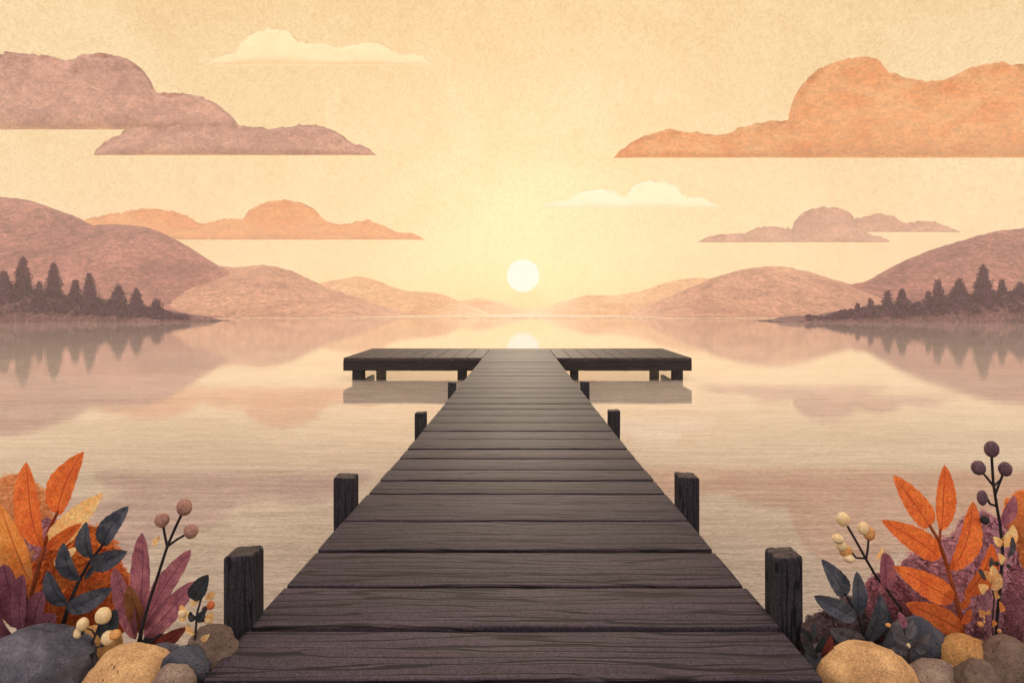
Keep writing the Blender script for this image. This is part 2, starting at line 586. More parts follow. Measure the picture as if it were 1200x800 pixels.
def hill(name, prof, Yf, Yr, Yb, mat, rough=1.0, seed=0.0, n=170):
    """a rounded ridge: foot at Yf, crest at Yr, back foot at Yb; crest height from the picture's skyline"""
    x0, x1 = prof[0][0], prof[-1][0]
    rows_f, rows_b = 22, 8

    def crest(px):
        p = at(px, smooth_interp(prof, px), Yr)
        return p.x, max(p.z, 0.2)

    def fn(u, v):
        px = lerp(x0, x1, u)
        X, z = crest(px)
        k = v * (rows_f + rows_b)
        nz = noise.fractal(Vector((X * 0.05 + seed, 1.7 + v * 3.0, seed)), 0.9, 2.1, 4)
        rg = noise.fractal(Vector((X * 0.28, seed + v * 6, 2.0)), 0.8, 2.0, 4) * rough
        if k <= rows_f:
            s = k / rows_f
            Y = lerp(Yf, Yr, s)
            zz = z * s ** 0.92 * (1 + 0.10 * nz * (1 - s) * s * 4) + rg * 0.5 * s ** 0.5
        else:
            s = (k - rows_f) / rows_b
            Y = lerp(Yr, Yb, s)
            zz = z * (1 - s ** 1.6) + rg * 0.5 * (1 - s)
        if k == 0 or v == 1:
            zz = -0.6
        return (X, Y + nz * 2.0 * min(1, k / 3), zz)
    m = MB()
    m.grid(fn, n, rows_f + rows_b)
    o = m.build(name, mat)
    return tag(o, None, None, kind='structure')


# profiles of the skyline, picture pixels of the reference
hill('hill', [(-260, 226), (-120, 222), (-40, 226), (0, 231), (30, 234), (60, 243), (90, 255), (120, 270), (150, 288), (190, 310), (240, 335), (290, 356), (340, 370), (360, 373)],
     229, 318, 370, M['hill_mauve'], 1.0, 1.0, 220)
hill('hill', [(20, 300), (60, 280), (100, 265.5), (130, 263), (160, 265), (180, 269), (210, 284), (240, 303), (280, 328), (330, 354), (380, 371), (390, 373)],
     231, 330, 400, M['hill_mauve'], 1.0, 5.0)
hill('hill', [(180, 340), (220, 320), (250, 312), (280, 313), (310, 311), (340, 317), (370, 331), (400, 343), (440, 357), (470, 368), (490, 373)],
     240, 360, 430, M['hill_soft'], 1.0, 9.0)
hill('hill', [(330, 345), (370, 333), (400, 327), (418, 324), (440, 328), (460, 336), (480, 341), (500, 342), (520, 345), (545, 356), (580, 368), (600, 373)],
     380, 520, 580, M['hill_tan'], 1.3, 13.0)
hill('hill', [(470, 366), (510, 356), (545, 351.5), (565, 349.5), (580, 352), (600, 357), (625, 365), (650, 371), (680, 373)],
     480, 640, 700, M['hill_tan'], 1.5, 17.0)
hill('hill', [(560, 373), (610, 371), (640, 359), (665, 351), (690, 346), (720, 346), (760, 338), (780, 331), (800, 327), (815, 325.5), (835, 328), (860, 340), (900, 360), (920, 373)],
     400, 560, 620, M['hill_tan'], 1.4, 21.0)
hill('hill', [(725, 373), (750, 364), (770, 354), (800, 341), (825, 330), (850, 321), (875, 315), (900, 312), (920, 312.5), (940, 317), (960, 323), (985, 331), (1010, 337), (1060, 350), (1100, 373)],
     238, 340, 400, M['hill_soft'], 1.0, 25.0)
hill('hill', [(880, 373), (930, 357), (970, 343), (1000, 333), (1025, 328), (1045, 316), (1065, 304), (1100, 290), (1140, 278), (1175, 270), (1200, 267), (1260, 258), (1350, 255), (1480, 262)],
     230, 300, 360, M['hill_mauve'], 1.0, 29.0, 220)

# near wooded shores --------------------------------------------------------
SHY = 138.0


def near_shore(name, prof, seed):
    x0, x1 = prof[0][0], prof[-1][0]

    def fn(u, v):
        px = lerp(x0, x1, u)
        top = at(px, smooth_interp(prof, px), SHY + 9)
        z = max(top.z, 0.12)
        s = math.sin(PI * v)
        nz = noise.fractal(Vector((top.x * 0.5, v * 4, seed)), 0.8, 2.0, 4)
        zz = z * s ** 0.7 + nz * 0.22 * s
        if v in (0, 1):
            zz = -0.5
        return (top.x, SHY + 24 * v + nz, zz)
    m = MB()
    m.grid(fn, 150, 16)
    return tag(m.build(name, M['shore']), None, None, kind='structure')


def scrub(name, prof, seed, count):
    """low bushes crowding the bank, one mass"""
    rnd = random.Random(seed)
    m = MB()
    x0, x1 = prof[0][0], prof[-1][0]
    for _ in range(count):
        px = rnd.uniform(x0, min(x1, 222)) if seed == 1 else rnd.uniform(max(x0, 945), x1)
        Y = SHY + rnd.uniform(1.5, 12)
        py = smooth_interp(prof, px)
        top = at(px, py, SHY + 9)
        h = max(top.z, 0.3)
        X = (px - VX) / F * Y
        s = rnd.uniform(0.35, 0.9) * min(1.0, 0.25 + h / 4)
        c = Vector((X, Y, h * math.sin(PI * (Y - SHY) / 24) ** 0.7 * rnd.uniform(0.75, 1.05)))
        for k in range(9):
            d = Vector((rnd.gauss(0, 1), rnd.gauss(0, 1), abs(rnd.gauss(0, 1)))).normalized()
            p = c + d * s * rnd.uniform(0.5, 1)
            a = Vector((rnd.gauss(0, 1), rnd.gauss(0, 1), rnd.gauss(0, 1))).normalized() * s * 0.45
            b = Vector((rnd.gauss(0, 1), rnd.gauss(0, 1), rnd.gauss(0, 1))).normalized() * s * 0.45
            i = len(m.v)
            m.v += [tuple(p - a), tuple(p + b), tuple(p + a), tuple(p - b)]
            m.face((i, i + 1, i + 2, i + 3))
    return tag(m.build(name, M['conifer'], None, False), 'dark low scrub crowding the ' + ('left' if seed == 1 else 'right') + ' wooded shore', 'scrub', kind='stuff')


LSH = [(-120, 340), (-40, 342), (0, 343), (20, 342), (40, 343), (55, 345), (75, 347), (92, 351), (110, 350), (122, 354), (140, 356), (152, 359), (165, 359), (178, 364), (190, 364), (205, 368.5), (222, 370.5), (230, 375.5), (238, 377.8)]
RSH = [(906, 377.8), (917, 375.5), (930, 372), (945, 370), (965, 371), (985, 365.5), (1005, 363), (1030, 360), (1048, 360), (1065, 355), (1085, 353), (1105, 348), (1120, 346), (1138, 347), (1160, 343), (1180, 342), (1200, 340), (1320, 336)]
near_shore('left_shore_ground', LSH, 4.0)
near_shore('right_shore_ground', RSH, 8.0)
scrub('shore_scrub', LSH, 1, 2000)
scrub('shore_scrub', RSH, 2, 2000)


def conifer(px, tip, wpx, Y, label, seed):
    rnd = random.Random(seed)
    base = at(px, 374, Y)
    ground = 0.1
    top = at(px, tip, Y).z
    H = top - ground
    R = wpx / 2 / F * Y * 1.22
    t = thing('conifer_tree', label, 'tree', (base.x, Y, ground), 'conifers along the lake shores')
    tr = MB()
    tr.tube([(0, 0, -0.4), (0, 0, H * 0.5), (0, 0, H * 0.93)], [0.28, 0.17, 0.03], 7)
    tr.build('trunk', M['bark'], t)
    cr = MB()

    def rad(z):                     # full rounded cone
        s = z / H
        return R * min(1.0, 1.16 * (1 - s) ** 0.78) * (1 + 0.10 * math.sin(s * 31 + seed))
    z = H * 0.04
    while z < H * 0.97:
        r = rad(z)
        nb = max(7, int(r * 9))
        for k in range(nb):
            an = 2 * PI * k / nb + rnd.uniform(-0.3, 0.3)
            d = Vector((math.cos(an), math.sin(an), 0))
            s = Vector((-d.y, d.x, 0))
            rr = r * rnd.uniform(0.86, 1.06)
            w = max(0.22, rr * 0.32)
            a = d * rr * 0.15 + Vector((0, 0, z + rr * 0.42))
            b = d * rr * 0.62 + Vector((0, 0, z + rr * 0.16))
            c = d * rr + Vector((0, 0, z - rr * 0.10 + rnd.uniform(-.1, .1)))
            i = len(cr.v)
            cr.v += [tuple(a), tuple(b + s * w), tuple(c), tuple(b - s * w), tuple(b + Vector((0, 0, -0.25 * rr)))]
            cr.face((i, i + 1, i + 2, i + 3))
            cr.face((i + 3, i + 4, i + 1))
            # needle sprays along the outer edge
            for q in range(3):
                p = d * rr * rnd.uniform(0.55, 1.05) + s * rnd.uniform(-w, w) + Vector((0, 0, z + rnd.uniform(-0.25, 0.3)))
                e = (d * rnd.uniform(0.1, 0.3) + s * rnd.uniform(-.25, .25) + Vector((0, 0, rnd.uniform(-0.35, 0.3)))) * 0.9
                f_ = Vector((rnd.uniform(-1, 1), rnd.uniform(-1, 1), rnd.uniform(-1, 1))) * 0.22
                i = len(cr.v)
                cr.v += [tuple(p), tuple(p + e + f_), tuple(p + e * 1.4), tuple(p + e - f_)]
                cr.face((i, i + 1, i + 2, i + 3))
        z += max(0.32, r * 0.28)
    cr.tube([(0, 0, H * 0.02), (0, 0, H * 0.3), (0, 0, H * 0.6), (0, 0, H * 0.85), (0, 0, H)],
            [rad(H * 0.02) * .8, rad(H * .3) * .8, rad(H * .6) * .75, rad(H * .85) * .7, 0.05], 10)
    cr.build('crown', M['conifer'], t, False)


LT = [(4, 316, 34, 2, 'broad dark conifer cut by the left picture edge'),
      (27, 299, 26, 4, 'tallest dark pointed conifer on the left shore'),
      (46, 329, 13, 1, 'small thin conifer squeezed between the two tallest on the left shore'),
      (63, 307, 24, 4, 'second tallest conifer on the left shore, beside the small thin one'),
      (88, 327, 19, 3, 'mid sized conifer on the left shore, close against its taller right neighbour'),
      (105, 319, 21, 2, 'tall slim conifer in the middle of the left shore row'),
      (139, 333, 26, 3, 'wide conifer on the left shore, third from the tip of the point'),
      (160, 337, 19, 3, 'narrow conifer on the left shore, second from the tip of the point'),
      (183, 350, 22, 4, 'short squat conifer nearest the tip of the left shore')]
RT = [(1005, 356, 9, 3, 'tiny rounded conifer nearest the tip of the right shore'),
      (1020, 350, 13, 4, 'short conifer on the right shore, second from the tip of the point'),
      (1040, 340, 17, 3, 'left one of the matching pair of conifers on the right shore'),
      (1057, 337, 17, 4, 'right one of the matching pair of conifers on the right shore'),
      (1088, 340, 8, 2, 'very thin small conifer against the left flank of a slim tree, right shore'),
      (1099, 327, 18, 4, 'slim round topped conifer on the right shore, next to the very thin one'),
      (1124, 325, 27, 3, 'wide conifer on the right shore just before the tallest tree there'),
      (1152, 309, 27, 2, 'tallest dark conifer on the right shore'),
      (1174, 326, 16, 4, 'narrow conifer just right of the tallest tree on the right shore'),
      (1196, 330, 30, 3, 'broad conifer at the right picture edge')]
for i, (px, tip, w, dy, lab) in enumerate(LT + RT):
    conifer(px, tip, w, SHY + 3 + dy * 1.5, lab, i + 3)


# ------------------------------------------------------------------ clouds (far outside the haze)
def cloud_lobe(m, prof, base, Y, thick, seed, n=300):
    x0, x1 = prof[0][0], prof[-1][0]
    nv = 22

    def fn(u, v):
        px = lerp(x0, x1, u)
        top = min(smooth_interp(prof, px), base - 0.6)
        c = at(px, top, Y)
        Hx_px = base - top
        D = 0.5 * thick * (0.25 + 0.75 * min(1, Hx_px / 60)) * min(1, u * 25 + .05) ** .5 * min(1, (1 - u) * 25 + .05) ** .5
        zb = CAMZ + (VY - base) / F * (Y + D)
        th = PI * v
        e = 0.8
        cs, sn = math.cos(th), math.sin(th)
        y = Y - D * (abs(cs) ** e) * (1 if cs > 0 else -1)
        lump = noise.fractal(Vector((c.x * 0.03, th * 2.0, seed)), 0.9, 2.0, 4)
        y -= lump * D * 1.1 * sn
        edge = noise.fractal(Vector((c.x * 0.10, seed, 5)), 0.7, 2.0, 4) * 2.6 * min(1, Hx_px / 6)
        z = zb + (c.z - zb + edge) * max(sn, 0) ** e
        return (c.x, y, z)
    b = len(m.v)
    m.grid(fn, n, nv)
    # flat underside
    for i in range(n):
        m.face((b + i, b + nv * (n + 1) + i, b + nv * (n + 1) + i + 1, b + i + 1))


def cloud(label, lobes, Y, mat, thick=24.0, seed=0.0):
    m = MB()
    for k, (prof, base, dy) in enumerate(lobes):
        cloud_lobe(m, prof, base, Y + dy, thick, seed + k * 3.3)
    c = sum((Vector(v) for v in m.v), Vector()) / len(m.v)
    local(m, c)
    o = m.build('cloud', mat)
    o.location = c
    return tag(o, label, 'cloud', 'flat based clouds in the sunset sky')


cloud('large dusky mauve cloud at the upper left with a lower trailing shelf',
      [([(-140, 110), (-80, 82), (-20, 66), (20, 63), (45, 64), (75, 70), (100, 65), (130, 64), (152, 71), (168, 83), (177, 97), (182, 108), (200, 110), (230, 112), (252, 121), (268, 133), (277, 143), (283, 152)], 152, 0),
       ([(110, 181.5), (114, 175), (125, 168), (140, 158), (150, 151), (200, 148), (240, 145), (270, 145), (300, 150), (330, 149), (350, 147), (372, 147), (390, 152), (403, 160), (411, 168), (425, 171), (436, 177), (441, 182)], 182, -45)],
      1000, M['cloud_mauve'], 24, 1.0)
cloud('faint cream cloud high above the orange and mauve clouds, upper left of centre',
      [([(238, 77), (250, 69), (265, 63), (276, 61), (282, 50), (300, 38), (322, 34), (340, 39), (352, 49), (375, 50), (400, 55), (430, 50), (450, 53), (466, 63), (488, 64), (503, 72), (511, 77)], 77, 0)],
      1080, M['cloud_faint'], 18, 4.0)
cloud('long orange cloud above the left hills, its tail behind the hill crest',
      [([(85, 266), (100, 258), (118, 253), (140, 249), (170, 245), (200, 247), (220, 254), (236, 262), (262, 257), (284, 256), (293, 246), (315, 236), (340, 235), (365, 243), (380, 257), (400, 263), (430, 258), (450, 265), (466, 272), (486, 274), (497, 281)], 281, 0)],
      1040, M['cloud_deep_orange'], 18, 7.0)
cloud('huge orange cloud with a tall dome at the upper right',
      [([(719, 185), (730, 174), (750, 162), (780, 153), (810, 155), (850, 158), (866, 150), (900, 143), (925, 141), (927, 126), (934, 108), (945, 93), (962, 80), (985, 71), (1012, 68), (1032, 74), (1055, 90), (1085, 96), (1105, 94), (1130, 83), (1160, 74), (1200, 77), (1260, 92), (1310, 120), (1345, 185)], 185, 0)],
      1000, M['cloud_orange'], 24, 10.0)
cloud('faint cream cloud between the sun and the huge orange cloud',
      [([(632, 243), (645, 237), (665, 234), (680, 226), (700, 222), (720, 225), (732, 230), (741, 219), (757, 212), (778, 212), (793, 218), (801, 229), (824, 232), (843, 243)], 243, 0)],
      1080, M['cloud_cream'], 14, 13.0)
cloud('low mauve cloud with stepped flat bases above the right hills',
      [([(817, 284), (829, 278), (848, 274), (872, 273), (888, 267), (905, 265), (927, 268), (932, 258), (944, 248), (960, 243), (980, 243), (994, 249), (1003, 262), (1020, 275), (1035, 278), (1044, 284)], 284, 0),
       ([(950, 270), (985, 262), (1003, 256), (1025, 251), (1045, 252), (1058, 260), (1085, 259), (1108, 264), (1126, 272)], 272, 40)],
      1000, M['cloud_mauve'], 14, 16.0)

# ------------------------------------------------------------------ sun
SUN_D = 4000.0
sm, nt = new_mat('sun_disc')
em = N(nt, 'ShaderNodeEmission')
em.inputs['Color'].default_value = (1.0, 0.92, 0.82, 1)
em.inputs['Strength'].default_value = 1.12
out = N(nt, 'ShaderNodeOutputMaterial')
L(nt, em.outputs[0], out.inputs[0])
mb = MB()
sp = at(613, 323, SUN_D)
mb.ball((0, 0, 0), 19.0 / F * SUN_D, 64, 32)
sun_o = mb.build('sun', sm)
sun_o.location = sp
tag(sun_o, 'pale cream sun low over the gap between the hills', 'sun')

# ------------------------------------------------------------------ dock
dock = thing('wooden_dock', 'long dark plank dock running out to a wide platform over the lake', 'dock', (0, 2.8, DECK))


def edge_l(Y):
    return -1.5 * interp([(0, 0.88), (2.8, 0.862), (3.8, 0.852), (6.8, 0.825), (12, 0.83), (26, 0.832)], Y)


def edge_r(Y):
    return 1.5 * interp([(0, 0.84), (2.8, 0.822), (3.8, 0.808), (6.8, 0.781), (12, 0.776), (26, 0.778)], Y)


def wavy(Y, X, seed, amp):
    return amp * noise.fractal(Vector((X * 2.2, Y * 3.7, seed)), 0.8, 2.0, 3)


def plank(m, y0, y1, seed, gap):
    """one deck board across the walkway, with slightly uneven edges and ends"""
    n = 36
    ya, yb = y0 + gap / 2, y1 - gap / 2
    ja, jb = random.uniform(-.003, .003), random.uniform(-.003, .003)
    dz = random.uniform(-0.004, 0.004)
    prof = [(0.0, -0.085), (0.0, -0.014), (0.0, -0.004), (0.02, 0.0), (0.35, 0.003), (0.7, 0.002), (0.98, 0.0), (1.0, -0.004), (1.0, -0.014), (1.0, -0.085)]
    b = len(m.v)
    for i in range(n + 1):
        u = i / n
        for k, (t, z) in enumerate(prof):
            yy = lerp(ya, yb, t)
            X = lerp(edge_l(yy) + ja, edge_r(yy) + jb, u)
            X += (1 if u in (0, 1) else 0) * wavy(yy, 0, seed + k, 0.003)
            wa = wavy(y0, X, 1.0, gap * 0.22) if t < .5 else wavy(y1, X, 2.0, gap * 0.22)
            m.v.append((X, yy + wa, DECK + z + dz))
    q = len(prof)
    for i in range(n):
        for k in range(q - 1):
            m.face((b + i * q + k, b + (i + 1) * q + k, b + (i + 1) * q + k + 1, b + i * q + k + 1))
        m.face((b + i * q + q - 1, b + (i + 1) * q + q - 1, b + (i + 1) * q, b + i * q))
    m.face([b + k for k in range(q)])
    m.face([b + n * q + k for k in range(q)][::-1])


joints = [-2.2, -1.75, -1.3, -.85, -.4, .05, .5, .95, 1.4, 1.83, 2.23, 2.42 + .01, 2.834, 3.27, 3.76, 4.30, 4.95, 5.71, 6.56, 7.55, 8.70, 9.81, 11.05, 12.57, 14.1, 15.9, 18.1, 21.9, 25.0]
mb = MB()
for i, (a, b) in enumerate(zip(joints, joints[1:])):
    nsub = 1 if b < 5.5 else (2 if b < 16 else 3)
    for k in range(nsub):
        y0 = lerp(a, b, k / nsub)
        y1 = lerp(a, b, (k + 1) / nsub)
        g = 0.034
        plank(mb, y0 + (0.0 if k == 0 else 0.010), y1 - (0.0 if k == nsub - 1 else -0.010), i * 3 + k, g if nsub == 1 else 0.035)
part('walkway_deck', mb, M['deck_wood'], dock, False)

# bearers under the boards
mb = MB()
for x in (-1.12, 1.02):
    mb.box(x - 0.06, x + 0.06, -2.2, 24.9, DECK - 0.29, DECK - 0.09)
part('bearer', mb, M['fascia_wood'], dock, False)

# platform
PF, PB = 19.8, 25.0


def plat_x(s, Y):   # left / right end at depth Y
    t = (Y - PF) / (PB - PF)
    return lerp(-5.87, -6.2, t) if s < 0 else lerp(5.67, 5.95, t)


mb = MB()
for s in (-1, 1):
    n = 9
    for k in range(n):
        ta, tb = k / n, (k + 1) / n
        vs = []
        b = len(mb.v)
        for z in (DECK - 0.09, DECK - random.uniform(0, .004)):
            for t, Y in ((ta, PF - .04), (tb, PF - .04), (tb, PB), (ta, PB)):
                inner = (edge_l(Y) - 0.02) if s < 0 else (edge_r(Y) + 0.02)
                X = lerp(inner, plat_x(s, Y), t)
                X += (0.012 if t == ta else -0.012) * s
                mb.v.append((X, Y + random.uniform(-.015, .015), z))
        fl = [(3, 2, 1, 0), (4, 5, 6, 7), (0, 1, 5, 4), (1, 2, 6, 5), (2, 3, 7, 6), (3, 0, 4, 7)]
        for q in fl:
            q = [b + i for i in q]
            mb.face(q if s > 0 else q[::-1])
part('platform_deck', mb, M['platform_wood'], dock, False)


def beam(m, p0, p1, w, z0, z1, n=24, seed=0):
    """squared timber between two points, slightly uneven along its length"""
    p0, p1 = Vector((*p0, 0)), Vector((*p1, 0))
    d = (p1 - p0).normalized()
    s = Vector((-d.y, d.x, 0))
    b = len(m.v)
    for i in range(n + 1):
        c = p0.lerp(p1, i / n)
        for k, (a, z) in enumerate(((-1, z0), (1, z0), (1, z1), (-1, z1))):
            j = 0.008 * noise.noise(Vector((i * 0.9, k * 3.0, seed)))
            q = c + s * (a * w / 2)
            m.v.append((q.x, q.y, z + j))
    for i in range(n):
        for k in range(4):
            m.face((b + i * 4 + k, b + i * 4 + (k + 1) % 4, b + (i + 1) * 4 + (k + 1) % 4, b + (i + 1) * 4 + k))
    m.face([b + k for k in range(4)][::-1])
    m.face([b + n * 4 + k for k in range(4)])


for s in (-1, 1):
    inner = edge_l(PF) + 0.02 if s < 0 else edge_r(PF) - 0.02
    m1 = MB()
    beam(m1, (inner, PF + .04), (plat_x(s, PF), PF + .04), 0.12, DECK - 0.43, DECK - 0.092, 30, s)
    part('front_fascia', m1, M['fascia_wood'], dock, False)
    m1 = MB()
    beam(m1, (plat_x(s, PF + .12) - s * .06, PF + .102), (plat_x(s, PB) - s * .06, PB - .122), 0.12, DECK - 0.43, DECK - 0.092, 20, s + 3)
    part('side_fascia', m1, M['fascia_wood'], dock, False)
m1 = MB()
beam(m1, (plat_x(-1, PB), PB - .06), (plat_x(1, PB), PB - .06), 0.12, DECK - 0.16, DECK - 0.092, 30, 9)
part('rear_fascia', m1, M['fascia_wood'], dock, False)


def timber_post(x0, x1, y0, y1, z0, z1, seed, slope=0.0):
    """squared weathered post: rounded corners, furrowed sides, worn top"""
    m = MB()
    rings = []
    zs = [lerp(z0, z1 - 0.022, (k / 20)) for k in range(21)] + [z1 - 0.006, z1]
    ins = [0] * 21 + [0.002, 0.007]
    cx, cy = (x0 + x1) / 2, (y0 + y1) / 2
    hx, hy = (x1 - x0) / 2, (y1 - y0) / 2
    n = 40
    for z, i_ in zip(zs, ins):
        ring = []
        for k in range(n):
            an = 2 * PI * (k + .5) / n
            c, s = math.cos(an), math.sin(an)
            q = max(abs(c), abs(s))
            rr = 1 / q
            rr = min(rr, 1.375)
            fur = 0.035 * noise.fractal(Vector((c * 6 + seed, s * 6, z * 0.9)), 0.7, 2.0, 3)
            X = cx + c * rr * (hx - i_) * (1 + fur)
            Y = cy + s * rr * (hy - i_) * (1 + fur)
            zz = z
            if z > z1 - 0.05:
                zz += slope * c + 0.006 * noise.noise(Vector((c * 3, s * 3, seed)))
            ring.append(len(m.v))
            m.v.append((X, Y, zz))
        rings.append(ring)
    for a, b in zip(rings, rings[1:]):
        for k in range(n):
            m.face((a[k], a[(k + 1) % n], b[(k + 1) % n], b[k]))
    top = MB()
    top.v = [m.v[i] for i in rings[-1]]
    ccx = sum(v[0] for v in top.v) / n
    ccy = sum(v[1] for v in top.v) / n
    ccz = sum(v[2] for v in top.v) / n
    top.v.append((ccx, ccy, ccz + 0.003))
    for k in range(n):
        top.face((k, (k + 1) % n, n))
    return m, top


POSTS = [(-1.418, -1.278, 2.845, 2.985, .337), (-1.425, -1.272, 4.54, 4.70, .24), (-1.385, -1.245, 7.8, 7.96, .185), (-1.40, -1.252, 11.5, 11.66, .15),
         (1.236, 1.370, 2.89, 3.03, .313), (1.212, 1.365, 4.55, 4.72, .24), (1.176, 1.327, 7.94, 8.10, .19), (1.170, 1.34, 11.6, 11.76, .15)]
for i, (x0, x1, y0, y1, h) in enumerate(POSTS):
    a, t = timber_post(x0, x1, y0, y1, -1.6, DECK + h, i * 7.7, 0.004 * (-1) ** i)
    po = part('post', a, M['post_wood'], dock, False)
    local(t, dock.location)
    t.build('post_top', M['post_top'], po, False)
LEGS = [(412.6, 425.7, 20.0), (440.7, 451, 24.6), (536, 546.5, 20.0), (668.7, 678, 20.0), (762.5, 772.6, 24.6), (788.7, 800.7, 20.0)]
for i, (a, b, Y) in enumerate(LEGS):
    x0, x1 = (a - VX) / F * Y, (b - VX) / F * Y
    m, t = timber_post(x0, x1, Y, Y + 0.3, -1.8, DECK - 0.095, 50 + i * 5.1)
    part('leg', m, M['post_wood'], dock, False)


# ------------------------------------------------------------------ bank beside the dock
def bank(u, v):
    x = lerp(-9, 9, u)
    y = lerp(-9, 4.2, v)
    lim = 3.25 + 0.25 * noise.noise(Vector((x * 0.7, 2, 0)))
    k = max(0, min(1, (y - lim + 0.55) / 0.9))
    k = k * k * (3 - 2 * k)
    top = 0.52 + 0.06 * noise.fractal(Vector((x, y, 0)), 0.8, 2, 3)
    inner = max(0, min(1, (abs(x) - 1.2) / 0.25))
    top = lerp(0.22, top, inner)
    return (x, y, lerp(top, -0.6, k))


mb = MB()
mb.grid(bank, 120, 90)
tag(mb.build('bank_ground', M['bank']), None, None, kind='structure')


# ------------------------------------------------------------------ rocks
def rock(name, label, px, py, rx, ry, Y, mat, seed, facets=0.10, flat=0.75):
    c = at(px, py, Y)
    k = Y / F
    m = MB()

    def fn(d):
        p = d * 1.35 + Vector((seed, seed * 2.1, 0))
        n1 = noise.fractal(p, 0.9, 2.0, 3)
        # a few broad worn planes
        v = noise.voronoi(d * 1.1 + Vector((seed, 0, seed)))[0][0]
        return 1 + facets * n1 + 0.13 * (0.45 - v) + 0.03 * noise.fractal(d * 4 + Vector((0, seed, 0)), 0.8, 2.0, 3) + 0.008 * noise.noise(d * 14)
    m.ball((0, 0, 0), (rx * k, max(rx, ry) * k * flat, ry * k), 64, 40, fn)
    o = m.build(name, mat)
    o.location = c
    o.rotation_euler = (0, 0, 0)
    return tag(o, label, 'rock', 'rocks at the dock foot')


rock('boulder', 'large slate grey boulder in the lower left corner under the purple leaves', 42, 795, 64, 60, 2.62, M['rock_slate'], 1.3, 0.12)
rock('boulder', 'rounded golden tan boulder at the bottom, right of the large slate boulder', 150, 806, 53, 46, 2.55, M['rock_tan'], 4.2, 0.08)
rock('stone', 'ochre stone behind the small cream berries on the left bank', 112, 764, 32, 29, 2.80, M['rock_ochre'], 7.7)
rock('stone', 'grey brown stone leaning against the left front dock post', 249, 768, 30, 36, 2.66, M['rock_brown'], 2.6, 0.10)
rock('stone', 'dark slate stone on the left bank in front of the grey brown stone', 217, 786, 30, 27, 2.56, M['rock_navy'], 9.1)
rock('stone', 'dark slate stone behind the tan boulder, under the dark red leaf', 190, 780, 28, 26, 2.68, M['rock_slate'], 11.4)
rock('stone', 'small brown stone at the bottom between the tan boulder and the dock', 205, 804, 24, 26, 2.46, M['rock_taupe'], 13.9)
rock('boulder', 'large sandy tan boulder at the bottom beside the right dock edge', 1019, 812, 59, 57, 2.55, M['rock_tan'], 16.5, 0.10)
rock('stone', 'round ochre stone below the tall orange plant on the right bank', 1133, 778, 33, 35, 2.72, M['rock_ochre'], 19.2, 0.08)
rock('stone', 'pale taupe stone between the sandy boulder and the ochre stone', 1098, 806, 34, 33, 2.58, M['rock_taupe'], 22.0)
rock('boulder', 'dark brown boulder in the lower right corner', 1192, 806, 54, 56, 2.62, M['rock_brown'], 24.7)
rock('stone', 'dark brown stone wedged between the taupe stone and the corner boulder', 1147, 808, 27, 34, 2.50, M['rock_brown'], 27.1)
rock('boulder', 'blue black boulder behind the sandy boulder on the right bank', 1074, 762, 36, 38, 2.82, M['rock_navy'], 30.3, 0.14)
rock('stone', 'dark grey stone at the foot of the right front dock post', 966, 786, 27, 30, 2.68, M['rock_navy'], 33.8)


# ------------------------------------------------------------------ plants
def leaf(m, base, tip, wpx, Y, dy=0.0, fold=0.35, bend=0.06, blunt=0.75, seed=0.0):
    P0, P1 = at(base[0], base[1], Y), at(tip[0], tip[1], Y + dy)
    ax = P1 - P0
    ln = ax.length
    n = Vector((0, -1, 0))
    n = (n - ax * (n.dot(ax) / ax.length_squared)).normalized()
    side = ax.normalized().cross(n)
    hw = wpx / 2 / F * Y
    nm = (0.6 / (0.6 + blunt)) ** 0.6 * (blunt / (0.6 + blunt)) ** blunt

    def fn(u, v):
        t = v
        s = u * 2 - 1
        w = hw * (t ** 0.6) * ((1 - t) ** blunt) / nm
        w *= 1 + 0.045 * math.sin(t * 46 + seed) * (abs(s) ** 3) + 0.07 * noise.noise(Vector((t * 3, seed, s)))
        p = P0 + ax * t + side * (s * w)
        p += n * (abs(s) * fold * w + bend * ln * math.sin(PI * t) - 0.02 * ln * math.sin(t * 5 + seed))
        p += side * (0.03 * ln * math.sin(PI * t) * math.sin(seed * 1.7))
        return p
    m.grid(fn, 8, 22, uv=True)


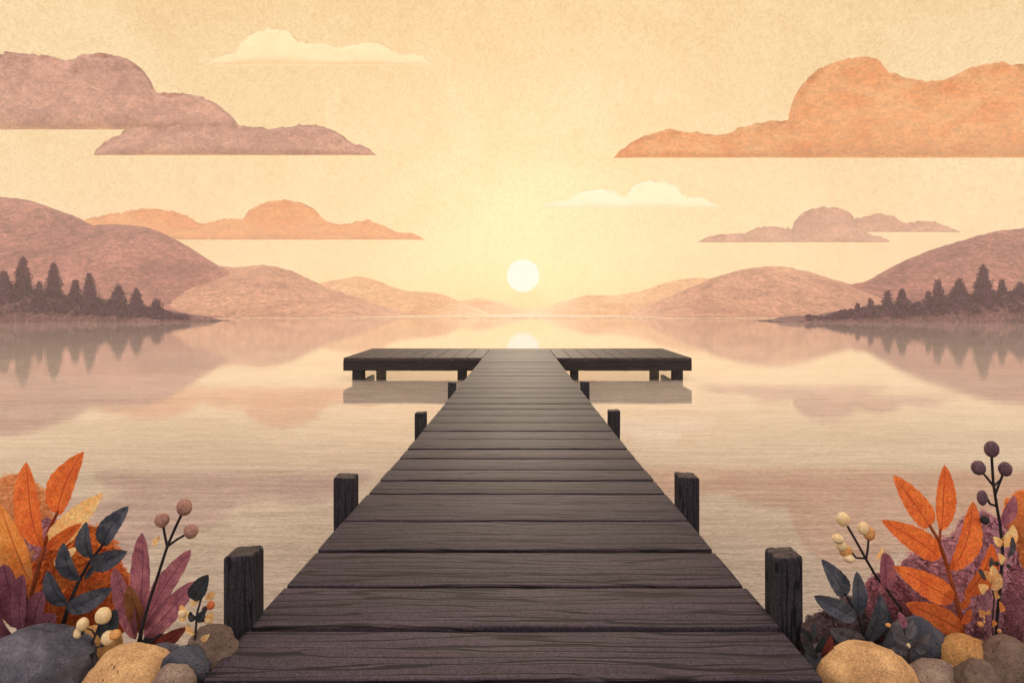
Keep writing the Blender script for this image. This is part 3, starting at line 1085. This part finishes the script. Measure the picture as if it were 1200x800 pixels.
def plant(name, label, root_px, Y, stems, leaf_sets, berries=(), stem_mat='dark_stem', cat='plant'):
    """stems: list of (pixel polyline, start width px, end width px); leaf_sets: {material: [(base, tip, width)]}"""
    rnd = random.Random(hash(label) % 1000 if False else sum(map(ord, label)))
    loc = at(root_px[0], root_px[1], Y)
    t = thing(name, label, cat, loc)
    ms = MB()
    for pts, w0, w1 in stems:
        fine = []
        for (a, b) in zip(pts, pts[1:]):
            for k in range(4):
                fine.append((lerp(a[0], b[0], k / 4), lerp(a[1], b[1], k / 4)))
        fine.append(pts[-1])
        nn = len(fine) - 1
        P = [at(x, y, Y + 0.012 * math.sin(i * 0.5)) for i, (x, y) in enumerate(fine)]
        ms.tube(P, [lerp(w0, w1, i / nn) / 2 / F * Y for i in range(nn + 1)], 8)
    part('stem', ms, M[stem_mat], t)
    for mat, ls in leaf_sets.items():
        ml = MB()
        for q, lf in enumerate(ls):
            base, tip, w = lf[:3]
            bl = lf[3] if len(lf) > 3 else 0.75
            leaf(ml, base, tip, w, Y + rnd.uniform(-.03, .03), rnd.uniform(-.07, .05), rnd.uniform(.2, .45), rnd.uniform(.02, .09), bl, rnd.uniform(0, 6))
        part('foliage', ml, M[mat], t)
    for (bx, by, rx, ry, mat) in berries:
        b = MB()
        yy = Y - rnd.uniform(0, 0.02)
        c = at(bx, by, yy)
        sd = rnd.uniform(0, 9)
        b.ball(c, (rx / F * yy, rx / F * yy * .95, ry / F * yy), 18, 12, lambda d: 1 + 0.07 * noise.noise(d * 1.6 + Vector((sd, 0, 0))))
        part('berry', b, M[mat], t)
    return t


# --- left bank
plant('leafy_plant', 'tall orange leaved plant on the left bank', (28, 742), 2.95,
      [([(26, 748), (34, 705), (42, 675), (52, 640), (58, 619), (68, 599)], 5.5, 3.5)],
      {'orange_leaf': [((50, 640), (30, 541), 31), ((67, 602), (100, 528), 31), ((56, 642), (97, 612), 15)],
       'amber_leaf': [((36, 680), (2, 590), 34)],
       'peach_leaf': [((53, 642), (122, 577), 29), ((64, 662), (92, 640), 12)]}, stem_mat='orange_stem')
plant('leafy_branch', 'dark blue grey leaved branch in front of the orange bush', (68, 748), 2.84,
      [([(67, 752), (73, 735), (80, 710), (92, 681), (105, 658), (122, 636)], 5.5, 3)],
      {'blue_leaf': [((120, 639), (150, 593), 23), ((107, 655), (101, 611), 19), ((92, 681), (74, 636), 22), ((107, 662), (149, 646), 22),
                     ((98, 679), (129, 649), 7), ((80, 709), (55, 668), 21), ((80, 714), (133, 688), 22)]}, stem_mat='dark_stem')
plant('leafy_plant', 'rosette of long plum leaves with one dark red leaf beside the dock', (163, 752), 2.88,
      [([(162, 765), (164, 750), (166, 735)], 6, 4)],
      {'plum_leaf': [((165, 742), (166, 624), 24, .6), ((166, 738), (223, 644), 24, .6), ((168, 748), (228, 681), 25, .6), ((160, 748), (135, 664), 23, .6)],
       'maroon_leaf': [((170, 768), (218, 735), 19)],
       'ochre_leaf': [((166, 740), (152, 684), 22)],
       'navy_leaf': [((163, 764), (200, 725), 14)]}, stem_mat='plum_stem')
plant('berry_twig', 'slender dark twig with three dusty pink berries', (162, 752), 2.80,
      [([(161, 756), (175, 704), (187, 668), (196, 640), (205, 619), (213, 602)], 3.6, 3.2), ([(196, 640), (193, 626), (191, 614)], 3, 2.6), ([(196, 640), (207, 632), (219, 625)], 3, 2.6)],
      {'peach_leaf': [((181, 640), (187, 628), 6)]},
      [(190, 609, 8, 8.5, 'pink_berry'), (216, 594, 8.5, 10, 'pink_berry'), (224, 622, 8, 8.5, 'pink_berry')])
plant('berry_twig', 'small twig with cream berries in front of the ochre stone', (100, 778), 2.66,
      [([(99, 782), (105, 764), (110, 748), (116, 732)], 3, 2), ([(112, 745), (108, 738), (100, 735)], 2, 1.5), ([(112, 743), (122, 739), (130, 741)], 2, 1.5), ([(106, 762), (118, 756)], 2, 1.5)],
      {'navy_leaf': [((122, 750), (136, 713), 24), ((104, 773), (112, 763), 6)]},
      [(97, 731, 6.5, 7.5, 'cream_berry'), (121, 721, 8.5, 9.5, 'cream_berry'), (91, 742, 4.5, 6, 'cream_berry'), (127, 747, 7.5, 8.5, 'cream_berry'), (135, 743, 6.5, 5.5, 'gold_berry'),
       (92, 753, 3, 3.6, 'black_berry'), (120, 755, 2.6, 2.6, 'black_berry'), (96, 741, 2.5, 3, 'black_berry')])
plant('berry_twig', 'dark budded twig with scattered pale petals beside the left dock post', (228, 768), 2.60,
      [([(228, 772), (229, 742), (231, 718), (236, 700), (234, 688)], 2.6, 2.4), ([(231, 720), (240, 714)], 2, 1.6), ([(230, 726), (222, 718)], 2, 1.6)],
      {'navy_leaf': [((226, 702), (244, 673), 20), ((230, 726), (223, 716), 9), ((231, 728), (241, 716), 10)],
       'peach_leaf': [((225, 711), (233, 698), 9), ((220, 722), (212, 708), 9), ((213, 728), (217, 713), 9), ((242, 703), (251, 694), 9), ((242, 730), (249, 716), 10), ((227, 744), (220, 730), 9), ((236, 750), (246, 742), 7), ((233, 756), (247, 750), 6)]},
      [(247, 709, 4.5, 5, 'red_berry'), (240, 713, 3.4, 3, 'black_berry'), (237, 724, 4, 4.4, 'black_berry'), (225, 724, 3.6, 4, 'black_berry'), (214, 718, 5, 5.5, 'cream_berry'), (245, 725, 4.5, 5.5, 'cream_berry')])
plant('leafy_plant', 'low dark purple plant with rounded leaves above the slate boulder', (26, 748), 2.78,
      [([(27, 752), (22, 730), (12, 705)], 3, 2), ([(27, 752), (33, 720), (30, 690)], 3, 2)],
      {'dark_plum_leaf': [((20, 735), (6, 660), 30, .4), ((26, 742), (28, 672), 18, .4), ((34, 748), (50, 692), 22, .4), ((14, 745), (-12, 690), 26, .4), ((40, 750), (64, 718), 20, .4), ((8, 752), (-6, 715), 26, .4)]}, stem_mat='plum_stem')

# --- right bank
plant('leafy_branch', 'dark blue grey leaved branch beside the right front dock post', (1018, 760), 2.80,
      [([(1019, 765), (1013, 742), (1004, 719), (990, 695)], 4.5, 3)],
      {'blue_leaf': [((992, 699), (963, 655), 21), ((1003, 722), (1004, 669), 18), ((1003, 724), (954, 698), 22), ((1017, 754), (1031, 695), 21)],
       'grey_leaf': [((1014, 757), (972, 737), 22)],
       'navy_leaf': [((1030, 744), (1042, 716), 14)]})
plant('berry_twig', 'thin dark twig with cream and amber berries beside the blue leaves', (1063, 750), 2.92,
      [([(1064, 756), (1061, 735), (1055, 712), (1040, 691), (1026, 674), (1015, 655), (1004, 635), (993, 616)], 3.6, 2.8),
       ([(1015, 655), (1017, 642), (1018, 628)], 2.6, 2.2), ([(1014, 654), (1003, 653), (996, 644)], 2.6, 2.2)],
      {'plum_leaf': [((1038, 694), (1036, 647), 19, .45)], 'peach_leaf': [((1027, 654), (1034, 641), 7)]},
      [(988, 608, 7, 8, 'cream_berry'), (1012, 619, 6.5, 7.5, 'cream_berry'), (1018.5, 625, 6.5, 8, 'gold_berry'), (982, 631, 6.5, 5.5, 'cream_berry'),
       (986, 639, 6, 6, 'cream_berry'), (991, 645, 7, 7, 'gold_berry'), (995, 654, 6, 5, 'cream_berry')])
plant('leafy_plant', 'tall orange leaved plant on the right bank', (1129, 748), 2.86,
      [([(1130, 752), (1127, 730), (1121, 702), (1112, 671), (1106, 651), (1099, 631), (1088, 613)], 6, 3.4), ([(1101, 634), (1102, 618)], 3, 2.6)],
      {'orange_leaf': [((1090, 617), (1048, 557), 27), ((1102, 621), (1106, 544), 24), ((1103, 654), (1033, 609), 28), ((1113, 668), (1141, 587), 27),
                       ((1119, 704), (1047, 663), 28), ((1132, 700), (1162, 636), 24), ((1128, 739), (1061, 706), 28), ((1122, 712), (1137, 696), 9), ((1126, 730), (1138, 713), 11)]},
      stem_mat='orange_stem')
plant('berry_twig', 'tall dark twig with purple berries at the right edge', (1167, 760), 2.80,
      [([(1167, 764), (1168, 730), (1172, 690), (1175, 645), (1172, 615), (1168, 592), (1164, 566), (1162, 534)], 3.4, 2.8),
       ([(1164, 569), (1157, 560), (1151, 553)], 2.8, 2.4), ([(1166, 580), (1170, 569), (1175, 556)], 2.8, 2.4), ([(1166, 592), (1160, 590), (1157, 584)], 2.8, 2.4), ([(1164, 570), (1172, 562)], 2.4, 2)],
      {'plum_leaf': [((1172, 616), (1188, 580), 16)],
       'peach_leaf': [((1171, 640), (1187, 614), 16), ((1173, 640), (1164, 628), 9), ((1176, 660), (1170, 648), 9)],
       'grey_leaf': [((1181, 652), (1186, 628), 8), ((1154, 680), (1146, 665), 7), ((1160, 665), (1162, 652), 6)]},
      [(1162, 526, 7.5, 9.5, 'purple_berry'), (1146.5, 548, 7.5, 8.5, 'purple_berry'), (1178, 549.5, 7, 8.5, 'purple_berry'), (1151, 583, 5.5, 9, 'purple_berry'), (1154, 609, 5, 5, 'black_berry'), (1182, 663, 2, 2.8, 'black_berry'), (1168, 660, 2.4, 3, 'black_berry')])
plant('blossom_sprig', 'sprig of small peach blossoms in front of the mauve bush', (1168, 756), 2.76,
      [([(1165, 760), (1163, 730), (1165, 700), (1160, 672)], 2.2, 1.4), ([(1164, 715), (1153, 718)], 1.6, 1.2)],
      {'peach_leaf': [((1161, 684), (1154, 668), 15), ((1160, 682), (1164, 662), 14), ((1162, 690), (1172, 672), 13), ((1155, 692), (1146, 684), 12), ((1163, 700), (1171, 688), 10),
                      ((1151, 722), (1147, 713), 8), ((1152, 720), (1160, 714), 8), ((1152, 722), (1152, 728), 6)],
       'amber_leaf': [((1172, 716), (1172, 704), 9), ((1163, 735), (1163, 726), 7)]},
      [(1171, 739, 2.2, 2.4, 'gold_berry'), (1149, 731, 3.4, 3, 'gold_berry')], stem_mat='plum_stem')

plant('leafy_plant', 'low dark leaved sprig with one maroon leaf by the right front dock post', (958, 790), 2.66,
      [([(962, 792), (958, 772), (950, 752), (947, 738)], 2.6, 1.6)],
      {'navy_leaf': [((958, 772), (940, 752), 10), ((955, 764), (966, 744), 10), ((950, 752), (938, 734), 9), ((960, 782), (978, 768), 11), ((949, 748), (954, 728), 8)],
       'maroon_leaf': [((962, 778), (974, 745), 14)]},
      [(958, 769, 2.6, 3.4, 'cream_berry'), (946, 741, 2.6, 3, 'black_berry')])
plant('leafy_plant', 'small grey leaved sprig with pale buds in front of the blue black boulder', (1066, 772), 2.70,
      [([(1066, 776), (1064, 758), (1060, 740), (1058, 728)], 2.4, 1.6), ([(1065, 762), (1074, 752), (1080, 746)], 1.8, 1.4)],
      {'grey_leaf': [((1063, 754), (1046, 738), 13), ((1062, 748), (1070, 726), 13), ((1064, 762), (1044, 758), 12), ((1073, 754), (1090, 742), 11), ((1072, 758), (1086, 762), 10)],
       'plum_leaf': [((1059, 736), (1054, 716), 10)]},
      [(1051, 745, 3, 2.4, 'cream_berry'), (1041, 732, 3, 2.2, 'gold_berry'), (1064, 756, 2.6, 3.2, 'cream_berry')], stem_mat='plum_stem')


def bush(label, lobes, mat, n, seed, leafpx=7.0):
    """rounded shrub: many small leaves over and through lumpy lobes; lobes are (px, py, rx, ry, Y)"""
    rnd = random.Random(seed)
    px, py, rx, ry, Y = lobes[0]
    base = at(px, py + ry, Y)
    t = thing('rounded_bush', label, 'bush', base, 'rounded bushes on the lake bank')
    st = MB()
    ml = MB()
    tot = sum(a[2] * a[3] for a in lobes)
    for (px, py, rx, ry, Y) in lobes:
        c = at(px, py, Y)
        k = Y / F
        for q in range(3):
            st.tube([at(px + (q - 1) * 3, py + ry + 12, Y), at(px + (q - 1) * rx * .3, py, Y)], [0.010, 0.004], 6)
        ml.ball(c, (rx * k * .93, rx * k * .65, ry * k * .93), 28, 18, lambda d: 1 + 0.10 * noise.noise(d * 2.3 + Vector((seed, 0, 0))))
        for _ in range(int(1.5 * n * rx * ry / tot)):
            d = Vector((rnd.gauss(0, 1), rnd.gauss(0, 1), rnd.gauss(0, 1))).normalized()
            lump = 1 + 0.10 * noise.noise(d * 2.3 + Vector((seed, 0, 0))) + 0.04 * noise.noise(d * 6)
            rr = lump * rnd.uniform(0.91, 1.0)
            p = c + Vector((d.x * rx * k, d.y * rx * k * .7, d.z * ry * k)) * rr
            g = (d + Vector((rnd.uniform(-.5, .5), rnd.uniform(-.5, .5), rnd.uniform(-.2, .8)))).normalized()
            s = g.cross(Vector((rnd.gauss(0, 1), rnd.gauss(0, 1), rnd.gauss(0, 1)))).normalized()
            h = d.cross(s).normalized()
            ln = leafpx * k * rnd.uniform(.45, 1.0)
            w = ln * 0.36
            a = (h * 0.97 + d * 0.09).normalized()
            i = len(ml.v)
            ml.v += [tuple(p - a * ln * .5), tuple(p - a * ln * .15 + s * w), tuple(p + a * ln * .25 + s * w * .8), tuple(p + a * ln * .55), tuple(p + a * ln * .25 - s * w * .8), tuple(p - a * ln * .15 - s * w)]
            ml.face((i, i + 1, i + 2, i + 3, i + 4, i + 5))
    part('stem', st, M['plum_stem'], t)
    part('foliage', ml, M[mat], t)


bush('pale peach bush at the left edge behind the tall orange plant', [(10, 612, 48, 58, 3.25), (26, 672, 48, 56, 3.2)], 'bush_peach', 2600, 1)
bush('deep orange bush behind the blue grey branch', [(96, 684, 46, 70, 3.12), (62, 700, 40, 56, 3.15), (122, 706, 32, 52, 3.1)], 'bush_orange', 3000, 2)
bush('small dusty mauve bush behind the stem of the left orange plant', [(54, 645, 24, 38, 3.18)], 'bush_mauve', 900, 3)
bush('wide mauve bush behind the orange plant on the right bank', [(1112, 694, 54, 66, 3.12), (1152, 656, 38, 58, 3.1), (1162, 705, 32, 58, 3.02), (1078, 704, 32, 58, 3.1)], 'bush_mauve', 4200, 4)
bush('amber bush at the right edge behind the purple berries', [(1206, 668, 38, 62, 3.2), (1226, 640, 36, 60, 3.22), (1204, 612, 27, 40, 3.18)], 'bush_amber', 1600, 5)
bush('dark plum bush filling the right edge below the amber bush', [(1194, 716, 34, 52, 2.98)], 'bush_plum', 1500, 6)
bush('plum bush behind the blue grey branch on the right bank', [(1040, 715, 34, 44, 3.10), (1014, 725, 20, 32, 3.08)], 'bush_plum', 1700, 7)
bush('low dark purple bush at the foot of the right front dock post', [(962, 752, 24, 36, 2.86), (992, 745, 30, 46, 2.92)], 'bush_dark', 1500, 8)

# ------------------------------------------------------------------ haze
hz, nt = new_mat('haze_air')
pv = N(nt, 'ShaderNodeVolumePrincipled')
pv.inputs['Color'].default_value = (1.0, 0.895, 0.81, 1)
pv.inputs['Density'].default_value = 0.00075
pv.inputs['Anisotropy'].default_value = 0.2
out = N(nt, 'ShaderNodeOutputMaterial')
L(nt, pv.outputs[0], out.inputs['Volume'])
mb = MB()
mb.box(-880, 880, -60, 760, -3.5, 82)
h = mb.build('haze', hz, None, False)
tag(h, 'warm thin haze hanging over the lake and hills', 'haze', kind='stuff')

# ------------------------------------------------------------------ light and sky
w = bpy.data.worlds.new('World')
SC.world = w
w.use_nodes = True
nt = w.node_tree
nt.nodes.clear()
SUN_EL, SUN_AZ = math.radians(8.5), math.radians(0.25)
sky = N(nt, 'ShaderNodeTexSky', sky_type='NISHITA')
sky.sun_disc = False
sky.sun_elevation = SUN_EL
sky.sun_rotation = SUN_AZ
sky.dust_density = 3.0
bg1 = N(nt, 'ShaderNodeBackground')
bg1.inputs['Strength'].default_value = 0.05
skc = mixc(nt, 1.0, sky.outputs[0], (0.13, 0.09, 0.12), 'MULTIPLY')
L(nt, skc, bg1.inputs['Color'])
tc = N(nt, 'ShaderNodeTexCoord')
vn = N(nt, 'ShaderNodeVectorMath', operation='NORMALIZE')
L(nt, tc.outputs['Generated'], vn.inputs[0])
sx = N(nt, 'ShaderNodeSeparateXYZ')
L(nt, vn.outputs[0], sx.inputs[0])
el = ramp(nt, sx.outputs[2], [(0.0, (0.88, 0.69, 0.385)), (0.12, (0.89, 0.71, 0.415)), (0.30, (0.885, 0.69, 0.40)), (0.47, (0.865, 0.63, 0.335)), (0.62, (1.30, 1.10, 1.02))])  # last stop: sky above the frame, brightened to add light on deck and water
dt = N(nt, 'ShaderNodeVectorMath', operation='DOT_PRODUCT')
L(nt, vn.outputs[0], dt.inputs[0])
dt.inputs[1].default_value = sp.normalized()
glow = ramp(nt, dt.outputs['Value'], [(0.80, 0.0), (0.96, 0.45), (1.0, 1.0)])
c = mixc(nt, glow.outputs[0], el.outputs[0], (0.89, 0.69, 0.355))
# unseen sky away from the sun, brightened as added fill for camera-facing surfaces
mp = N(nt, 'ShaderNodeMapRange')
mp.inputs['From Min'].default_value = 0.45
mp.inputs['From Max'].default_value = -0.6
L(nt, dt.outputs['Value'], mp.inputs['Value'])
c = mixc(nt, mp.outputs[0], c, (1.30, 1.14, 1.14))
n1 = noise_tex(nt, vn.outputs[0], 5.0, 8, 0.68, 1.2)
c = mixc(nt, 1.0, c, ramp(nt, n1, [(0.36, (0.94, 0.895, 0.82)), (0.64, (1.0, 1.0, 1.0))]).outputs[0], 'MULTIPLY')
n2 = noise_tex(nt, vn.outputs[0], 170, 3, 0.65, 1.6)
c = mixc(nt, 1.0, c, ramp(nt, n2, [(0.37, (0.89, 0.84, 0.74)), (0.61, (1.03, 1.03, 1.03))]).outputs[0], 'MULTIPLY')
bg2 = N(nt, 'ShaderNodeBackground')
bg2.inputs['Strength'].default_value = 0.98
L(nt, c, bg2.inputs['Color'])
ad = N(nt, 'ShaderNodeAddShader')
L(nt, bg1.outputs[0], ad.inputs[0])
L(nt, bg2.outputs[0], ad.inputs[1])
wo = N(nt, 'ShaderNodeOutputWorld')
L(nt, ad.outputs[0], wo.inputs['Surface'])

ld = bpy.data.lights.new('sun_lamp', 'SUN')
ld.energy = 2.0
ld.angle = math.radians(0.6)
ld.color = (1.0, 0.84, 0.62)
lo = bpy.data.objects.new('sun_lamp', ld)
COL.objects.link(lo)
d = Vector((math.sin(SUN_AZ) * math.cos(SUN_EL), math.cos(SUN_AZ) * math.cos(SUN_EL), math.sin(SUN_EL)))
lo.rotation_euler = d.to_track_quat('Z', 'Y').to_euler()
lo.location = (0, 60, 40)

# ------------------------------------------------------------------ camera
cd = bpy.data.cameras.new('camera')
cam = bpy.data.objects.new('camera', cd)
COL.objects.link(cam)
cam.location = (0, 0, CAMZ)
cam.rotation_euler = (math.radians(90), 0, 0)
cd.sensor_fit = 'HORIZONTAL'
cd.sensor_width = 36
cd.lens = 36 * F / 1200
cd.shift_x = -(VX - 600) / 1200
cd.shift_y = (VY - 400) / 1200
cd.clip_start = 0.05
cd.clip_end = 8000
SC.camera = cam

SC.view_settings.view_transform = 'Standard'
SC.view_settings.look = 'None'
SC.view_settings.exposure = 0.14
SC.view_settings.gamma = 1
SC.view_settings.use_curve_mapping = False
SC.render.engine = 'CYCLES'
SC.cycles.use_denoising = True
SC.cycles.max_bounces = 6
SC.cycles.diffuse_bounces = 3
SC.cycles.glossy_bounces = 3
SC.cycles.transmission_bounces = 3
SC.cycles.volume_bounces = 1
SC.cycles.sample_clamp_indirect = 4
